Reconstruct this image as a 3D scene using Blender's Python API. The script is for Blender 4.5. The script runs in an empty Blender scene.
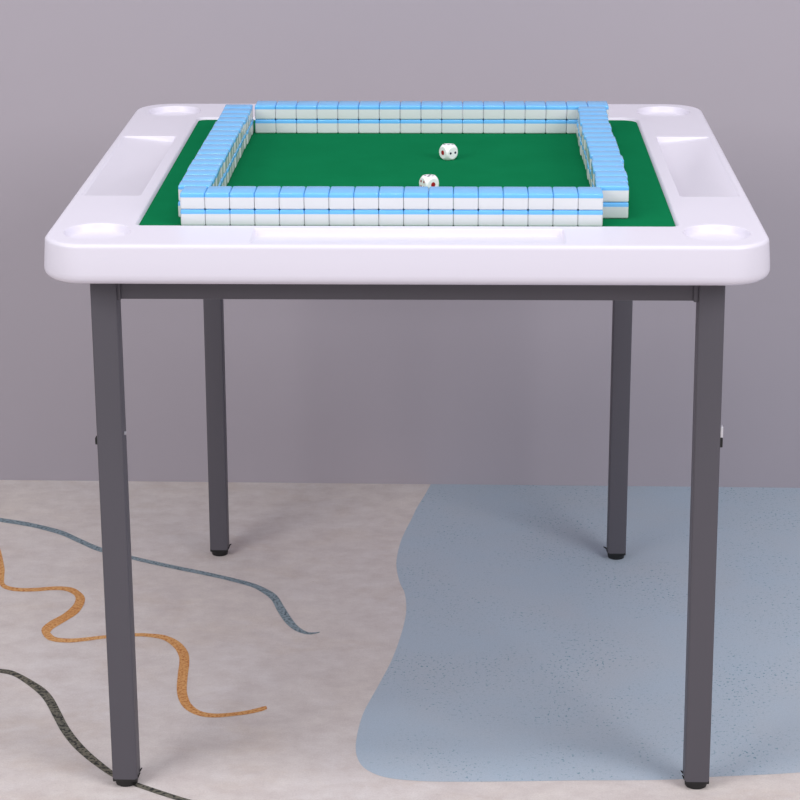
import bpy, bmesh, math, random
from mathutils import Vector, Matrix
random.seed(7)
scn = bpy.context.scene
C = scn.collection
PI = math.pi

# ------------------------------------------------------------------ helpers
def srgb(r, g, b):
    def f(c):
        c /= 255.0
        return c / 12.92 if c <= 0.04045 else ((c + 0.055) / 1.055) ** 2.4
    return (f(r), f(g), f(b), 1.0)

def mat(name, col, rough=0.5, coat=0.0, sss=0.0, spec=0.5, metal=0.0):
    m = bpy.data.materials.new(name); m.use_nodes = True
    b = m.node_tree.nodes['Principled BSDF']
    b.inputs['Base Color'].default_value = col
    b.inputs['Roughness'].default_value = rough
    b.inputs['Metallic'].default_value = metal
    b.inputs['Coat Weight'].default_value = coat
    b.inputs['Coat Roughness'].default_value = 0.12
    b.inputs['Specular IOR Level'].default_value = spec
    if sss:
        b.inputs['Subsurface Weight'].default_value = sss
        b.inputs['Subsurface Radius'].default_value = (0.5, 0.5, 0.5)
        b.inputs['Subsurface Scale'].default_value = 0.006
    return m

def nodes(m): return m.node_tree.nodes, m.node_tree.links, m.node_tree.nodes['Principled BSDF']

def noise(N, L, coord, scale, detail=4, rough=0.6, sc=(1, 1, 1), dist=0.0):
    mp = N.new('ShaderNodeMapping'); mp.inputs['Scale'].default_value = sc
    L.new(coord, mp.inputs['Vector'])
    n = N.new('ShaderNodeTexNoise')
    n.inputs['Scale'].default_value = scale; n.inputs['Detail'].default_value = detail
    n.inputs['Roughness'].default_value = rough; n.inputs['Distortion'].default_value = dist
    L.new(mp.outputs[0], n.inputs['Vector'])
    return n.outputs['Fac']

def ramp(N, L, fac, stops):
    r = N.new('ShaderNodeValToRGB'); e = r.color_ramp.elements
    while len(e) < len(stops): e.new(0.5)
    for k, (p, c) in enumerate(stops):
        e[k].position = p; e[k].color = c
    L.new(fac, r.inputs[0]); return r.outputs[0]

def mix(N, L, fac, a, b, mode='MIX'):
    m = N.new('ShaderNodeMix'); m.data_type = 'RGBA'; m.blend_type = mode
    for s, v in ((m.inputs[0], fac), (m.inputs[6], a), (m.inputs[7], b)):
        if hasattr(v, 'links') or isinstance(v, bpy.types.NodeSocket): L.new(v, s)
        else: s.default_value = v
    return m.outputs[2]

def bump(N, L, b, h, strength, dist=0.001):
    n = N.new('ShaderNodeBump'); n.inputs['Strength'].default_value = strength
    n.inputs['Distance'].default_value = dist
    L.new(h, n.inputs['Height']); L.new(n.outputs[0], b.inputs['Normal'])

def gen(N): return N.new('ShaderNodeTexCoord').outputs['Object']
W = (1, 1, 1, 1); K = (0, 0, 0, 1)

def link(name, bm, mats, parent=None, smooth=True, angle=35):
    me = bpy.data.meshes.new(name)
    bmesh.ops.recalc_face_normals(bm, faces=bm.faces[:])
    bm.to_mesh(me); bm.free()
    if not isinstance(mats, (list, tuple)): mats = [mats]
    for m in mats: me.materials.append(m)
    if smooth:
        me.shade_smooth(); me.set_sharp_from_angle(angle=math.radians(angle))
    o = bpy.data.objects.new(name, me); C.objects.link(o)
    if parent: o.parent = parent
    return o

def empty(name, loc, rz=0):
    o = bpy.data.objects.new(name, None); C.objects.link(o)
    o.location = loc; o.rotation_euler = (0, 0, rz); o.empty_display_size = 0.02
    return o

def tag(o, label, cat, group=None):
    o['label'] = label; o['category'] = cat
    if group: o['group'] = group

def bevel_box(x0, x1, y0, y1, z0, z1, r, seg=3):
    bm = bmesh.new(); bmesh.ops.create_cube(bm, size=1)
    for v in bm.verts:
        v.co = Vector(((x0 + x1) / 2 + v.co.x * (x1 - x0), (y0 + y1) / 2 + v.co.y * (y1 - y0), (z0 + z1) / 2 + v.co.z * (z1 - z0)))
    if r > 0: bmesh.ops.bevel(bm, geom=bm.edges[:], offset=r, segments=seg, profile=0.5, affect='EDGES')
    return bm

def join(dst, src, mi=0):
    me = bpy.data.meshes.new('tmp'); 
    for f in src.faces: f.material_index = mi
    src.to_mesh(me); src.free(); dst.from_mesh(me); bpy.data.meshes.remove(me)

def cyl(c0, c1, r0, r1=None, n=24):
    r1 = r0 if r1 is None else r1
    c0, c1 = Vector(c0), Vector(c1); d = c1 - c0
    bm = bmesh.new()
    bmesh.ops.create_cone(bm, cap_ends=True, segments=n, radius1=r0, radius2=r1, depth=d.length)
    q = Vector((0, 0, 1)).rotation_difference(d.normalized()).to_matrix().to_4x4()
    bmesh.ops.transform(bm, matrix=Matrix.Translation((c0 + c1) / 2) @ q, verts=bm.verts[:])
    return bm

# ------------------------------------------------------------------ measurements (metres)
H = 0.7407          # rim of the table
TH = 0.0494          # depth of its lip
S = 0.8755          # side of the table at the rim
FELT = H - 0.0036   # playing surface
TW, TL, TT = 0.0304, 0.0408, 0.0208   # a tile lying face down
PITCH = 0.03063

# ------------------------------------------------------------------ materials
plastic = mat('white_plastic', srgb(221, 216, 229), 0.36, spec=0.45)
N, L, b = nodes(plastic)
bump(N, L, b, noise(N, L, gen(N), 900, 2), 0.05, 0.0004)

felt_m = mat('green_felt', srgb(22, 122, 76), 1.0, spec=0.0)
N, L, b = nodes(felt_m); co = gen(N)
f1 = noise(N, L, co, 1400, 3, 0.7); f2 = noise(N, L, co, 14, 3)
c = mix(N, L, f1, srgb(12, 107, 66), srgb(25, 128, 83))
c2 = mix(N, L, f2, srgb(225, 235, 228), W)
L.new(mix(N, L, 1.0, c, c2, 'MULTIPLY'), b.inputs['Base Color'])
bump(N, L, b, f1, 0.25, 0.0006)

leg_m = mat('grey_powder_coat', srgb(84, 81, 89), 0.5, spec=0.45)
N, L, b = nodes(leg_m)
bump(N, L, b, noise(N, L, gen(N), 1200, 2), 0.12, 0.0003)
black_m = mat('black_plastic', srgb(22, 22, 23), 0.5)
steel_m = mat('bright_steel', srgb(225, 225, 232), 0.35, metal=0.5)

tile_white = mat('tile_white', srgb(223, 225, 228), 0.14, spec=0.5, sss=0.15)
tile_blue = mat('tile_blue', srgb(112, 188, 246), 0.12, spec=0.5, sss=0.1)

die_white = mat('die_white', srgb(252, 250, 252), 0.2, sss=0.1)
pip_red = mat('pip_red', srgb(170, 10, 30), 0.3)
pip_dark = mat('pip_dark', srgb(28, 24, 60), 0.3)

# painted wall
wall_m = mat('wall_paint', srgb(170, 160, 172), 0.85, spec=0.2)
N, L, b = nodes(wall_m); co = gen(N)
w1 = noise(N, L, co, 1.6, 3, 0.5); w2 = noise(N, L, co, 260, 3)
c = mix(N, L, w1, srgb(168, 161, 170), srgb(172, 165, 174))
L.new(c, b.inputs['Base Color']); bump(N, L, b, w2, 0.05, 0.001)

# sand floor with worn, stained print
sand_m = mat('sand_floor', srgb(196, 186, 187), 0.8, spec=0.25)
N, L, b = nodes(sand_m); co = gen(N)
a1 = noise(N, L, co, 3.0, 6, 0.6); a2 = noise(N, L, co, 22, 5, 0.7, (1, 1.3, 1)); a3 = noise(N, L, co, 420, 2, 0.6)
a4 = noise(N, L, co, 75, 2, 0.4)
base = mix(N, L, ramp(N, L, a1, [(0.35, K), (0.68, W)]), srgb(215, 208, 208), srgb(217, 207, 201))
base = mix(N, L, ramp(N, L, a2, [(0.34, K), (0.7, W)]), base, srgb(200, 189, 187))
a5 = noise(N, L, co, 5.5, 7, 0.72, (1, 1.6, 1), 0.4)
base = mix(N, L, ramp(N, L, a5, [(0.52, K), (0.72, (.4, .4, .4, 1))]), base, srgb(194, 174, 160))
a6 = noise(N, L, co, 9, 6, 0.7, (1, 1.8, 1), 0.6)
base = mix(N, L, ramp(N, L, a6, [(0.56, K), (0.7, (.35, .35, .35, 1))]), base, srgb(222, 216, 218))
base = mix(N, L, 1.0, base, ramp(N, L, a3, [(0.2, srgb(238, 238, 238)), (0.7, W)]), 'MULTIPLY')
base = mix(N, L, ramp(N, L, a4, [(0.79, K), (0.82, (.55, .55, .55, 1))]), base, srgb(110, 98, 92))
L.new(base, b.inputs['Base Color'])

def speckled(name, col, lo, hi, sc, stretch=(1, 1, 1), th=(0.55, 0.62), patch=None, light=None):
    m = mat(name, col, 0.8, spec=0.25)
    N, L, b = nodes(m); co = gen(N)
    s = ramp(N, L, noise(N, L, co, sc, 2, 0.5, stretch), [(th[0], K), (th[1], W)])
    if patch:
        p = ramp(N, L, noise(N, L, co, patch, 4, 0.6), [(0.42, (.08, .08, .08, 1)), (0.66, W)])
        s = mix(N, L, 1.0, s, p, 'MULTIPLY')
    big = noise(N, L, co, 5, 5, 0.6)
    c = mix(N, L, ramp(N, L, big, [(0.3, K), (0.7, W)]), col, hi)
    c = mix(N, L, s, c, lo)
    if light:
        l2 = ramp(N, L, noise(N, L, co, 330, 2, 0.5, (1, 1.1, 1)), [(0.66, K), (0.72, (.6, .6, .6, 1))])
        c = mix(N, L, l2, c, light)
    g = ramp(N, L, noise(N, L, co, 500, 2), [(0.2, srgb(236, 236, 236)), (0.7, W)])
    L.new(mix(N, L, 1.0, c, g, 'MULTIPLY'), b.inputs['Base Color'])
    return m

blob_m = speckled('blue_print', srgb(172, 187, 203), srgb(96, 136, 154), srgb(177, 186, 198), 210, (1, 1, 1), (0.60, 0.68), 6, srgb(190, 198, 208))
stroke_blue = speckled('slate_blue_print', srgb(132, 147, 157), srgb(84, 100, 110), srgb(142, 156, 164), 260, th=(0.5, 0.6))
stroke_orange = speckled('ochre_print', srgb(208, 152, 94), srgb(176, 104, 54), srgb(220, 172, 116), 260, th=(0.45, 0.68))
stroke_dark = speckled('charcoal_print', srgb(104, 102, 94), srgb(50, 50, 49), srgb(124, 117, 102), 190, th=(0.46, 0.6))

# floor print, traced on the ground in metres: left and right edge of each stroke, and the outline of the blue shape
BLUE = [(-0.8386, 0.5663, -0.8414, 0.5851), (-0.7321, 0.5161, -0.7345, 0.5345), (-0.6855, 0.4983, -0.6877, 0.5165), (-0.6481, 0.4807, -0.6497, 0.4985), (-0.6062, 0.4533, -0.607, 0.4726), (-0.5701, 0.4185, -0.5701, 0.4368), (-0.5303, 0.3816, -0.531, 0.4003), (-0.4738, 0.3501, -0.4745, 0.3646), (-0.4399, 0.3315, -0.4405, 0.346), (-0.3874, 0.3051, -0.3879, 0.3194), (-0.353, 0.2891, -0.3534, 0.3033), (-0.3103, 0.2674, -0.3104, 0.2813), (-0.2679, 0.241, -0.2674, 0.2564), (-0.2479, 0.2202, -0.2456, 0.2378), (-0.2283, 0.1881, -0.2219, 0.2074), (-0.2152, 0.1452, -0.206, 0.1618), (-0.1985, 0.0995, -0.1909, 0.1174), (-0.1811, 0.0714, -0.178, 0.0868), (-0.1634, 0.0593, -0.1631, 0.0681), (-0.1516, 0.0615, -0.1522, 0.067), (-0.1443, 0.0662, -0.1447, 0.0691)]
ORANGE = [(-0.7658, 0.5088, -0.7575, 0.5316), (-0.7163, 0.399, -0.7061, 0.4163), (-0.6872, 0.3099, -0.6758, 0.3173), (-0.6776, 0.2702, -0.6672, 0.2743), (-0.6645, 0.2343, -0.661, 0.2455), (-0.6481, 0.2188, -0.6495, 0.2334), (-0.6273, 0.2135, -0.6297, 0.2274), (-0.6034, 0.2151, -0.6063, 0.229), (-0.5805, 0.2203, -0.5831, 0.2342), (-0.56, 0.2185, -0.5617, 0.2343), (-0.5437, 0.204, -0.5418, 0.2239), (-0.5368, 0.1854, -0.5222, 0.1878), (-0.5374, 0.1589, -0.5229, 0.137), (-0.547, 0.1271, -0.5366, 0.1038), (-0.5627, 0.0992, -0.5513, 0.0753), (-0.5697, 0.0708, -0.5547, 0.0593), (-0.558, 0.0392, -0.5544, 0.0584), (-0.5408, 0.026, -0.542, 0.0417), (-0.5184, 0.0235, -0.5209, 0.0378), (-0.4964, 0.0291, -0.499, 0.0416), (-0.4663, 0.0392, -0.4685, 0.0506), (-0.4236, 0.0471, -0.4254, 0.0587), (-0.4009, 0.0452, -0.402, 0.0578), (-0.3777, 0.0344, -0.3774, 0.0514), (-0.3589, 0.0075, -0.3537, 0.029), (-0.3488, -0.02, -0.3367, -0.0064), (-0.3449, -0.0439, -0.3301, -0.0445), (-0.3423, -0.0834, -0.3274, -0.0862), (-0.3374, -0.1351, -0.3233, -0.1331), (-0.3287, -0.1722, -0.3177, -0.1601), (-0.3154, -0.1986, -0.3106, -0.1807), (-0.2963, -0.2155, -0.2958, -0.2007), (-0.2737, -0.2206, -0.2749, -0.2083), (-0.2459, -0.2147, -0.2475, -0.204), (-0.2253, -0.2079, -0.2274, -0.1963), (-0.2083, -0.1985, -0.2108, -0.1864), (-0.2026, -0.1921, -0.2047, -0.1832)]
DARK = [(-0.664, -0.0739, -0.6665, -0.0604), (-0.611, -0.0813, -0.6131, -0.0679), (-0.5881, -0.0883, -0.5894, -0.0736), (-0.5718, -0.1021, -0.5711, -0.0873), (-0.5495, -0.1289, -0.5474, -0.1113), (-0.5318, -0.1537, -0.5273, -0.1347), (-0.5176, -0.1807, -0.5097, -0.1649), (-0.4998, -0.2231, -0.4909, -0.2097), (-0.4815, -0.2662, -0.4735, -0.2515), (-0.46, -0.3069, -0.4539, -0.2904), (-0.4361, -0.3426, -0.4319, -0.3265), (-0.4142, -0.37, -0.4112, -0.3553), (-0.393, -0.394, -0.3912, -0.3809), (-0.3735, -0.4093, -0.3727, -0.398), (-0.3549, -0.4227, -0.3545, -0.4112), (-0.3297, -0.4385, -0.3294, -0.427), (-0.3014, -0.4553, -0.3011, -0.4439), (-0.2804, -0.4669, -0.2803, -0.4554), (-0.2464, -0.4813, -0.2463, -0.4711)]
BLOB = [(0.0153, 0.7066), (0.0054, 0.6524), (-0.0075, 0.589), (-0.0143, 0.5439), (-0.0292, 0.4522), (-0.0354, 0.3754), (-0.0352, 0.3224), (-0.0282, 0.2608), (-0.02, 0.2229), (-0.0162, 0.1818), (-0.0155, 0.134), (-0.0206, 0.0637), (-0.0322, -0.0284), (-0.0502, -0.1209), (-0.0651, -0.1929), (-0.0711, -0.2468), (-0.0729, -0.2988), (-0.0692, -0.3349), (-0.0593, -0.363), (-0.0405, -0.3835), (-0.017, -0.3941), (0.0095, -0.3983), (0.0424, -0.4004), (0.1213, -0.3986), (0.22, -0.3937), (0.3055, -0.3915), (0.365, -0.3868), (0.3985, -0.3807), (0.5189, -0.366), (0.6566, -0.334), (0.8011, -0.2824)]
# ------------------------------------------------------------------ floor and wall
WY, WS = 0.70675, -math.tan(0.0125618)      # wall line y = WY + WS*x
def catmull(P, n=6):
    out = []
    for i in range(len(P) - 1):
        p0 = P[max(i - 1, 0)]; p1 = P[i]; p2 = P[i + 1]; p3 = P[min(i + 2, len(P) - 1)]
        for k in range(n):
            t = k / n
            out.append(tuple(0.5 * (2 * b_ + (c_ - a_) * t + (2 * a_ - 5 * b_ + 4 * c_ - d_) * t * t + (3 * b_ - a_ - 3 * c_ + d_) * t ** 3)
                             for a_, b_, c_, d_ in zip(p0, p1, p2, p3)))
    out.append(tuple(P[-1])); return out

fl = bmesh.new()
def face(pts, z, mi):
    vs = [fl.verts.new((x, y, z)) for x, y in pts]
    f = fl.faces.new(vs); f.material_index = mi
    f.normal_update()
    if f.normal.z < 0: f.normal_flip()
face([(-3.2, WY - WS * 3.2), (-3.2, -4.6), (3.2, -4.6), (3.2, WY + WS * 3.2)], 0, 0)
bl = catmull(BLOB[:-1] + [BLOB[-1]], 6)
bl[0] = (bl[0][0], WY + WS * bl[0][0])
bl += [(1.2, -0.10), (1.5, 0.2), (1.6, WY + WS * 1.6)]
face(bl, 0.0002, 1)
for PTS, mi in ((BLUE, 2), (ORANGE, 3), (DARK, 4)):
    q = catmull(PTS, 8)
    V = [(fl.verts.new((p[0], p[1], 0.0004)), fl.verts.new((p[2], p[3], 0.0004))) for p in q]
    for a_, b_ in zip(V, V[1:]):
        f = fl.faces.new((a_[0], a_[1], b_[1], b_[0])); f.material_index = mi; f.normal_update()
        if f.normal.z < 0: f.normal_flip()
me = bpy.data.meshes.new('floor'); fl.to_mesh(me); fl.free()
for m in (sand_m, blob_m, stroke_blue, stroke_orange, stroke_dark): me.materials.append(m)
floor = bpy.data.objects.new('floor', me); C.objects.link(floor)
floor['kind'] = 'structure'; floor['label'] = 'sand coloured floor printed with a blue shape and three wavy strokes'

wb = bmesh.new()
y0, y1 = WY - WS * 3.2, WY + WS * 3.2
P = [(-3.2, y0), (3.2, y1), (3.2, y1 + 0.1), (-3.2, y0 + 0.1)]
lo = [wb.verts.new((x, y, 0)) for x, y in P]; hi = [wb.verts.new((x, y, 3.0)) for x, y in P]
wb.faces.new(lo); wb.faces.new(hi)
for i in range(4): wb.faces.new((lo[i], lo[(i + 1) % 4], hi[(i + 1) % 4], hi[i]))
wall = link('wall_back', wb, wall_m, smooth=False)
wall['kind'] = 'structure'; wall['label'] = 'plain mauve grey back wall'

# ------------------------------------------------------------------ the table
table = empty('folding_table', (0, 0, 0))
tag(table, 'white plastic mahjong table with green felt top standing on four dark grey legs', 'table')

def rrect(cx, cy, hx, hy, rf, k=8, rb=None, rl=None):
    rb = rf if rb is None else rb
    out = []
    for (sx, sy, a0) in ((1, -1, -PI / 2), (1, 1, 0), (-1, 1, PI / 2), (-1, -1, PI)):
        r = max(rf if sy < 0 else (rl if sx < 0 and rl is not None else rb), 0.0004)
        for i in range(k + 1):
            a = a0 + PI / 2 * i / k
            out.append((cx + sx * (hx - r) + r * math.cos(a), cy + sy * (hy - r) + r * math.sin(a)))
    return out

tb = bmesh.new()
def ring(pts): return [tb.verts.new(p) for p in pts]
def bridge(a_, b_):
    n = len(a_)
    for i in range(n): tb.faces.new((a_[i], a_[(i + 1) % n], b_[(i + 1) % n], b_[i]))

outer_k = 14
def outer(ins, z): return ring([(x, y, z) for x, y in rrect(0, -0.011, S / 2 - ins, 0.445 - ins, 0.054 - ins, outer_k)])
rings = [outer(0.0062, H)]
R = 0.005
for i in range(0, 8):
    a = PI / 2 * i / 7
    rings.append(outer(R - R * math.sin(a) , H - R + R * math.cos(a)))
rings.append(outer(-0.0012, H - TH * 0.4))
rings.append(outer(-0.0024, H - TH + 0.013))
R2 = 0.011
for i in range(1, 8):
    a = PI / 2 * i / 7
    rings.append(outer(-0.0026 + R2 - R2 * math.cos(a), H - TH + R2 - R2 * math.sin(a)))
rings.append(outer(0.0105, H - TH)); rings.append(outer(0.014, H - TH + 0.0015)); rings.append(outer(0.016, H - TH + 0.010))
for a_, b_ in zip(rings, rings[1:]): bridge(a_, b_)
tb.faces.new(rings[-1])
holes = []
# playing field pocket
PX0, PX1, PY0, PY1 = -0.3365, 0.3355, -0.3590, 0.3240
def hole(shape, prof):
    rs = [ring([(x, y, z(x, y) if callable(z) else z) for x, y in shape(i)]) for i, z in prof]
    for a_, b_ in zip(rs, rs[1:]): bridge(a_, b_)
    tb.faces.new(rs[-1]); holes.append(rs[0])
def pk(i): return rrect((PX0 + PX1) / 2, (PY0 + PY1) / 2, (PX1 - PX0) / 2 - i, (PY1 - PY0) / 2 - i, 0.012 - i, 8, 0.026 - i, 0.015 - i)
hole(pk, [(-0.0007, H), (0, H), (0.0008, H - 0.0002), (0.0016, H - 0.0007), (0.0023, H - 0.0015), (0.0042, H - 0.0050)])
# cup wells
for sx in (-1, 1):
    for sy in (-1, 1):
        cx = sx * 0.3765; cy = -0.3880 if sy < 0 else 0.3715
        def circ(i, cx=cx, cy=cy): return [(cx + (0.0415 - i) * math.cos(2 * PI * k / 64), cy + (0.0415 - i) * math.sin(2 * PI * k / 64)) for k in range(64)]
        hole(circ, [(-0.0007, H), (0, H), (0.0007, H - 0.0002), (0.0013, H - 0.0007), (0.0017, H - 0.0015), (0.0036, H - 0.007), (0.0044, H - 0.0086), (0.006, H - 0.0092)])
# chip trays, deeper towards the playing field
def tray(cx, cy, hx, hy, dirx, diry):
    def sh(i): return rrect(cx, cy, hx - i, hy - i, 0.005 - i, 5)
    def depth(x, y):
        t = ((x - cx) * dirx + (y - cy) * diry) / (hx if dirx else hy)    # +1 inner side
        return 0.0012 + 0.0080 * (t + 1) / 2
    def zf(k): return lambda x, y: H - depth(x, y) * k
    hole(sh, [(-0.0006, H), (0, H), (0.0007, zf(0.08)), (0.0012, zf(0.22)), (0.0026, zf(0.93)), (0.0034, zf(1.0))])
tray(-0.389, -0.009, 0.0395, 0.190, 1, 0)
tray(0.389, -0.009, 0.0395, 0.190, -1, 0)
tray(0.003, -0.4080, 0.190, 0.0360, 0, 1)
tray(0.003, 0.3800, 0.190, 0.0395, 0, -1)
edges = []
for lp in holes + [rings[0]]:
    for i in range(len(lp)):
        edges.append(tb.edges.get((lp[i], lp[(i + 1) % len(lp)])))
bmesh.ops.triangle_fill(tb, use_beauty=True, edges=edges, normal=(0, 0, 1))
top = link('tabletop', tb, plastic, table, angle=50)

# felt sheet lying in the pocket, with a faint ripple
fb = bmesh.new()
z0, z1 = H - 0.0050, FELT
lp = rrect((PX0 + PX1) / 2, (PY0 + PY1) / 2, (PX1 - PX0) / 2 - 0.0043, (PY1 - PY0) / 2 - 0.0043, 0.0077, 8, 0.0217, 0.0107)
lo = [fb.verts.new((x, y, z0)) for x, y in lp]; hi = [fb.verts.new((x, y, z1)) for x, y in lp]
for i in range(len(lp)): fb.faces.new((lo[i], lo[(i + 1) % len(lp)], hi[(i + 1) % len(lp)], hi[i]))
fb.faces.new(hi); fb.faces.new(lo)
felt = link('felt', fb, felt_m, table, smooth=False)
felt['label'] = 'dark green felt playing surface'

# legs
LT = H - TH
UN = H - TH + 0.010
LEGS = [((-0.3695, -0.4085), (-0.3693, -0.3925), 0.0326), ((0.3778, -0.4015), (0.3713, -0.3925), 0.0320),
        ((-0.3288, 0.3770), (-0.3262, 0.3900), 0.0295), ((0.3243, 0.3730), (0.3238, 0.3900), 0.0300)]
for k, ((bx, by), (tx, ty), w) in enumerate(LEGS):
    z0 = 0.012
    fx = bx + (tx - bx) * z0 / UN; fy = by + (ty - by) * z0 / UN
    lb = bevel_box(-w / 2, w / 2, -w / 2, w / 2, 0, 1, 0, 1)
    vert = [e for e in lb.edges if abs(e.verts[0].co.z - e.verts[1].co.z) > 0.5]
    bmesh.ops.bevel(lb, geom=vert, offset=0.0028, segments=4, profile=0.5, affect='EDGES')
    for v in lb.verts:
        t = v.co.z
        v.co = Vector((v.co.x + fx + (tx - fx) * t, v.co.y + fy + (ty - fy) * t, z0 + (UN - z0) * t))
    leg = link('leg', lb, leg_m, table)
    # black glide cap with its torn fins
    cb = bevel_box(bx - w * .49, bx + w * .49, by - w * .49, by + w * .49, 0.0085, 0.0135, 0.001, 2)
    join(cb, cyl((bx, by, 0.0004), (bx, by, 0.0090), w * 0.44, w * 0.485, 32))
    rnd = random.Random(11 + k)
    for q in ((0, 1) if k in (0, 2) else (2, 3)):
        sx_, sy_ = [(1, -.6), (1, .5), (-1, -.4), (-1, .6), (-.3, -1), (.3, -1), (.9, -1)][q]
        ext = rnd.uniform(0.002, 0.0055)
        p0 = Vector((bx + sx_ * w * .48, by + sy_ * w * .48, 0.011))
        d = Vector((sx_ if abs(sx_) == 1 else 0, -1 if sy_ == -1 else 0, 0)) * ext
        p1 = p0 + d + Vector((rnd.uniform(-.001, .001), 0, rnd.uniform(0.002, 0.008)))
        join(cb, cyl(p0, p1, 0.0013, 0.0008, 6))
    cap = link('glide_cap', cb, black_m, leg)
    if k < 2:
        s = -1 if k == 0 else 1
        zc = 0.484; t = zc / UN
        lx = bx + (tx - bx) * t; ly = by + (ty - by) * t
        bb = bevel_box(lx + s * (w / 2 - 0.001), lx + s * (w / 2 + 0.0032), ly - 0.013, ly - 0.003, zc - 0.0125, zc + 0.000, 0.0008, 2) if k == 1 else \
             bevel_box(lx + s * (w / 2 + 0.0028), lx + s * (w / 2 - 0.001), ly - 0.013, ly - 0.003, zc - 0.012, zc - 0.003, 0.0008, 2)
        link('latch', bb, black_m, leg)
        if k == 1:
            pb = bevel_box(lx + w / 2 - 0.001, lx + w / 2 + 0.0032, ly - 0.012, ly - 0.004, zc + 0.000, zc + 0.0145, 0.0008, 2)
        else:
            pb = cyl((lx + w / 2 - 0.001, ly, zc - 0.001), (lx + w / 2 + 0.0020, ly, zc - 0.001), 0.0024, n=12)
        p_ = link('latch_pin', pb, steel_m, leg); p_['label'] = 'bright steel latch pin'
# frame rails under the top: front and back between the legs, and one down each side
def rail(x0, x1, y0, y1, z0, z1): return link('crossbar', bevel_box(x0, x1, y0, y1, z0, z1, 0.0015, 2), leg_m, table)
zt = UN; zb = LT - 0.0325
rail(-0.3530, 0.3547, -0.4030, -0.3830, zb, zt)
rail(-0.3110, 0.3090, 0.3830, 0.4030, zb, zt)
# pivot brackets where the crossbar meets the front legs
for s in (-1, 1):
    e0, e1 = (-0.3535, -0.349) if s < 0 else (0.3500, 0.3556)
    hb = bevel_box(e0, e1, -0.4055, -0.3805, LT - 0.0335, LT + 0.004, 0.0008, 2)
    link('bracket', hb, leg_m, table)

# ------------------------------------------------------------------ mahjong tiles
def tile_half(upper):
    bm = bevel_box(-TW / 2, TW / 2, -TL / 2, TL / 2, 0, TT, 0.0024, 4)
    cut = TT * 0.735
    r = bmesh.ops.bisect_plane(bm, geom=bm.verts[:] + bm.edges[:] + bm.faces[:], plane_co=(0, 0, cut), plane_no=(0, 0, 1),
                               clear_inner=upper, clear_outer=not upper)
    ed = [e for e in bm.edges if e.is_boundary]
    bmesh.ops.holes_fill(bm, edges=ed)
    return bm
t0 = empty('mahjong_tile', (0, 0, 0))
body = link('body', tile_half(False), tile_white, t0)
back = link('back', tile_half(True), tile_blue, t0)
back['label'] = 'sky blue back of the tile'
body['label'] = 'white body of the tile'
ORD = 'first second third fourth fifth sixth seventh eighth ninth tenth eleventh twelfth thirteenth fourteenth fifteenth sixteenth seventeenth'.split()
first = [True]
def place(x, y, z, rz, label, group):
    if first[0]: r = t0; first[0] = False
    else:
        r = t0.copy(); C.objects.link(r)
        for ch in (body, back):
            c_ = ch.copy(); C.objects.link(c_); c_.parent = r
    r.location = (x, y, z); r.rotation_euler = (0, 0, rz)
    tag(r, label, 'mahjong tile', group)
rnd = random.Random(3)
YF = -0.3472
YR = YF + 0.0411 + 0.00085
YB = YR + 17 * PITCH + 0.00085
def wobble(a): return rnd.uniform(-a, a)
side_shift = {('right', k): 0.0 for k in range(17)}
for lay in (0, 1):
    z = FELT + lay * TT + 0.00005
    ln = ('lower', 'upper')[lay]
    for k in range(17):
        place(-0.2795 + PITCH * (k + .5), YF + TL / 2 + wobble(.0002), z, wobble(.002),
              'blue-backed white tile in the %s layer of the front wall, %s from the left' % (ln, ORD[k]), 'mahjong tiles of the front wall')
    for k in range(17):
        place(-0.23764 + PITCH * (k + .5), YB + TL / 2 + wobble(.0002), z, wobble(.002),
              'blue-backed white tile in the %s layer of the back wall, %s from the left' % (ln, ORD[k]), 'mahjong tiles of the back wall')
    for k in range(17):
        y = YR + 0.03148 * (k + .5)
        place(-0.2872 + 0.0060 * k / 16 + TL / 2 + wobble(.0006), y, z, PI / 2 + wobble(.002),
              'blue-backed white tile in the %s layer of the left wall, %s from the front' % (ln, ORD[k]), 'mahjong tiles of the left wall')
    for k in range(17):
        y = YR + PITCH * (k + .5)
        bulge = 0.0028 * math.sin(PI * min(1, (k + 1) / 12)) if k < 12 else 0
        place(0.2345 + bulge + 0.002 * k / 16 + TL / 2 + wobble(.0011) + (0 if lay else -.0006), y, z, PI / 2 + wobble(.002),
              'blue-backed white tile in the %s layer of the right wall, %s from the front' % (ln, ORD[k]), 'mahjong tiles of the right wall')

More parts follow.
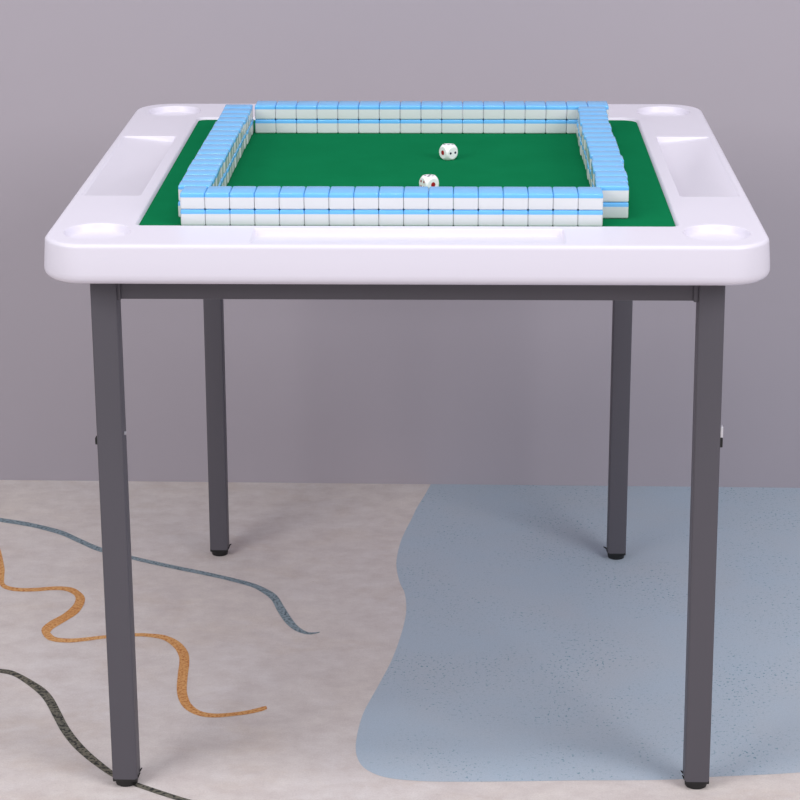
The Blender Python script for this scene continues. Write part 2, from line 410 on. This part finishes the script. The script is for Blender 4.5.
# ------------------------------------------------------------------ dice
def die(name, loc, rz, faces, label, s=0.0205):
    """faces: normal -> number of pips"""
    bm = bmesh.new(); n = 20; Rr = 0.645
    bmesh.ops.create_cube(bm, size=1)
    bmesh.ops.subdivide_edges(bm, edges=bm.edges[:], cuts=n, use_grid_fill=True)
    for v in bm.verts:
        l = v.co.length
        if l > Rr: v.co = v.co * (Rr / l)
        v.co *= s
    lay = {1: [(0, 0)], 2: [(-.2, 0), (.2, 0)], 3: [(-.2, .2), (0, 0), (.2, -.2)], 4: [(-.17, -.17), (.17, -.17), (-.17, .17), (.17, .17)],
           5: [(-.18, -.18), (.18, -.18), (-.18, .18), (.18, .18), (0, 0)], 6: [(-.14, -.22), (-.14, 0), (-.14, .22), (.14, -.22), (.14, 0), (.14, .22)]}
    for nrm, num in faces.items():
        nv = Vector(nrm)
        u = Vector((0, 0, 1)).cross(nv) if abs(nv.z) < .5 else Vector((1, 0, 0))
        w = nv.cross(u)
        rad = 0.18 if num == 1 else 0.09
        for a_, b_ in lay[num]:
            c_ = nv * .5 + u * a_ + w * b_
            join(bm, cyl((c_ - nv * .02) * s, (c_ + nv * .004) * s, rad * s, rad * s * .9, 16), 1 if num in (1, 4) else 2)
    for v in bm.verts: v.co.z += s / 2
    o = link(name, bm, [die_white, pip_red, pip_dark]); o.location = loc; o.rotation_euler = (0, 0, rz)
    tag(o, label, 'die', 'dice on the felt')
    return o
fz = FELT + 0.00005
# local -x = left-hand face, -y = right-hand face once turned
die('die', (0.0491, 0.0425, fz), math.radians(38), {(-1, 0, 0): 1, (1, 0, 0): 6, (0, -1, 0): 2, (0, 1, 0): 5, (0, 0, 1): 3, (0, 0, -1): 4},
    'white die farther from the front, its right face showing two dark pips')
die('die', (0.0248, -0.154, fz), math.radians(33), {(-1, 0, 0): 4, (1, 0, 0): 3, (0, -1, 0): 1, (0, 1, 0): 6, (0, 0, 1): 5, (0, 0, -1): 2},
    'white die right behind the front wall of tiles, large red pip on its right face')

# ------------------------------------------------------------------ light
world = bpy.data.worlds.new('studio_air'); scn.world = world; world.use_nodes = True
bg = world.node_tree.nodes['Background']; bg.inputs[0].default_value = (0.95, 0.96, 1.0, 1); bg.inputs[1].default_value = 0.47
def area(name, loc, target, size, power, col=(1, 1, 1), sy=None):
    ld = bpy.data.lights.new(name, 'AREA'); ld.shape = 'RECTANGLE'; ld.size_y = sy or size; ld.size = size; ld.energy = power; ld.color = col
    o = bpy.data.objects.new(name, ld); C.objects.link(o); o.location = loc
    o.rotation_euler = (Vector(target) - Vector(loc)).to_track_quat('-Z', 'Y').to_euler()
area('softbox_light', (-2.0, -2.3, 2.25), (0, 0.1, 0.5), 1.5, 42, (1, 0.99, 0.985))
area('softbox_light', (2.1, -2.2, 2.25), (0, 0.1, 0.5), 1.5, 46, (0.99, 0.985, 1))
area('overhead_strip_light', (0, -0.8, 3.1), (0, -0.1, 0.5), 2.2, 29, (0.99, 0.99, 1), 0.4)

# ------------------------------------------------------------------ camera
cam = bpy.data.cameras.new('camera'); co_ = bpy.data.objects.new('camera', cam); C.objects.link(co_)
r = Vector((0.99962517, 0.02703876, -0.00429353)); u = Vector((-0.00450901, 0.31728366, 0.94831996)); f = Vector((-0.02700366, 0.94794514, -0.31728664))
M = Matrix((( r.x, u.x, -f.x, 0.0662427), (r.y, u.y, -f.y, -2.9959462), (r.z, u.z, -f.z, 1.3981208), (0, 0, 0, 1)))
co_.matrix_world = M
cam.sensor_width = 36; cam.lens = 2207.7349 / 800 * 36; cam.clip_start = 0.05; cam.clip_end = 50
scn.camera = co_

scn.view_settings.view_transform = 'Standard'; scn.view_settings.look = 'None'
scn.view_settings.gamma = 1; scn.view_settings.exposure = 0.0; scn.view_settings.use_curve_mapping = False
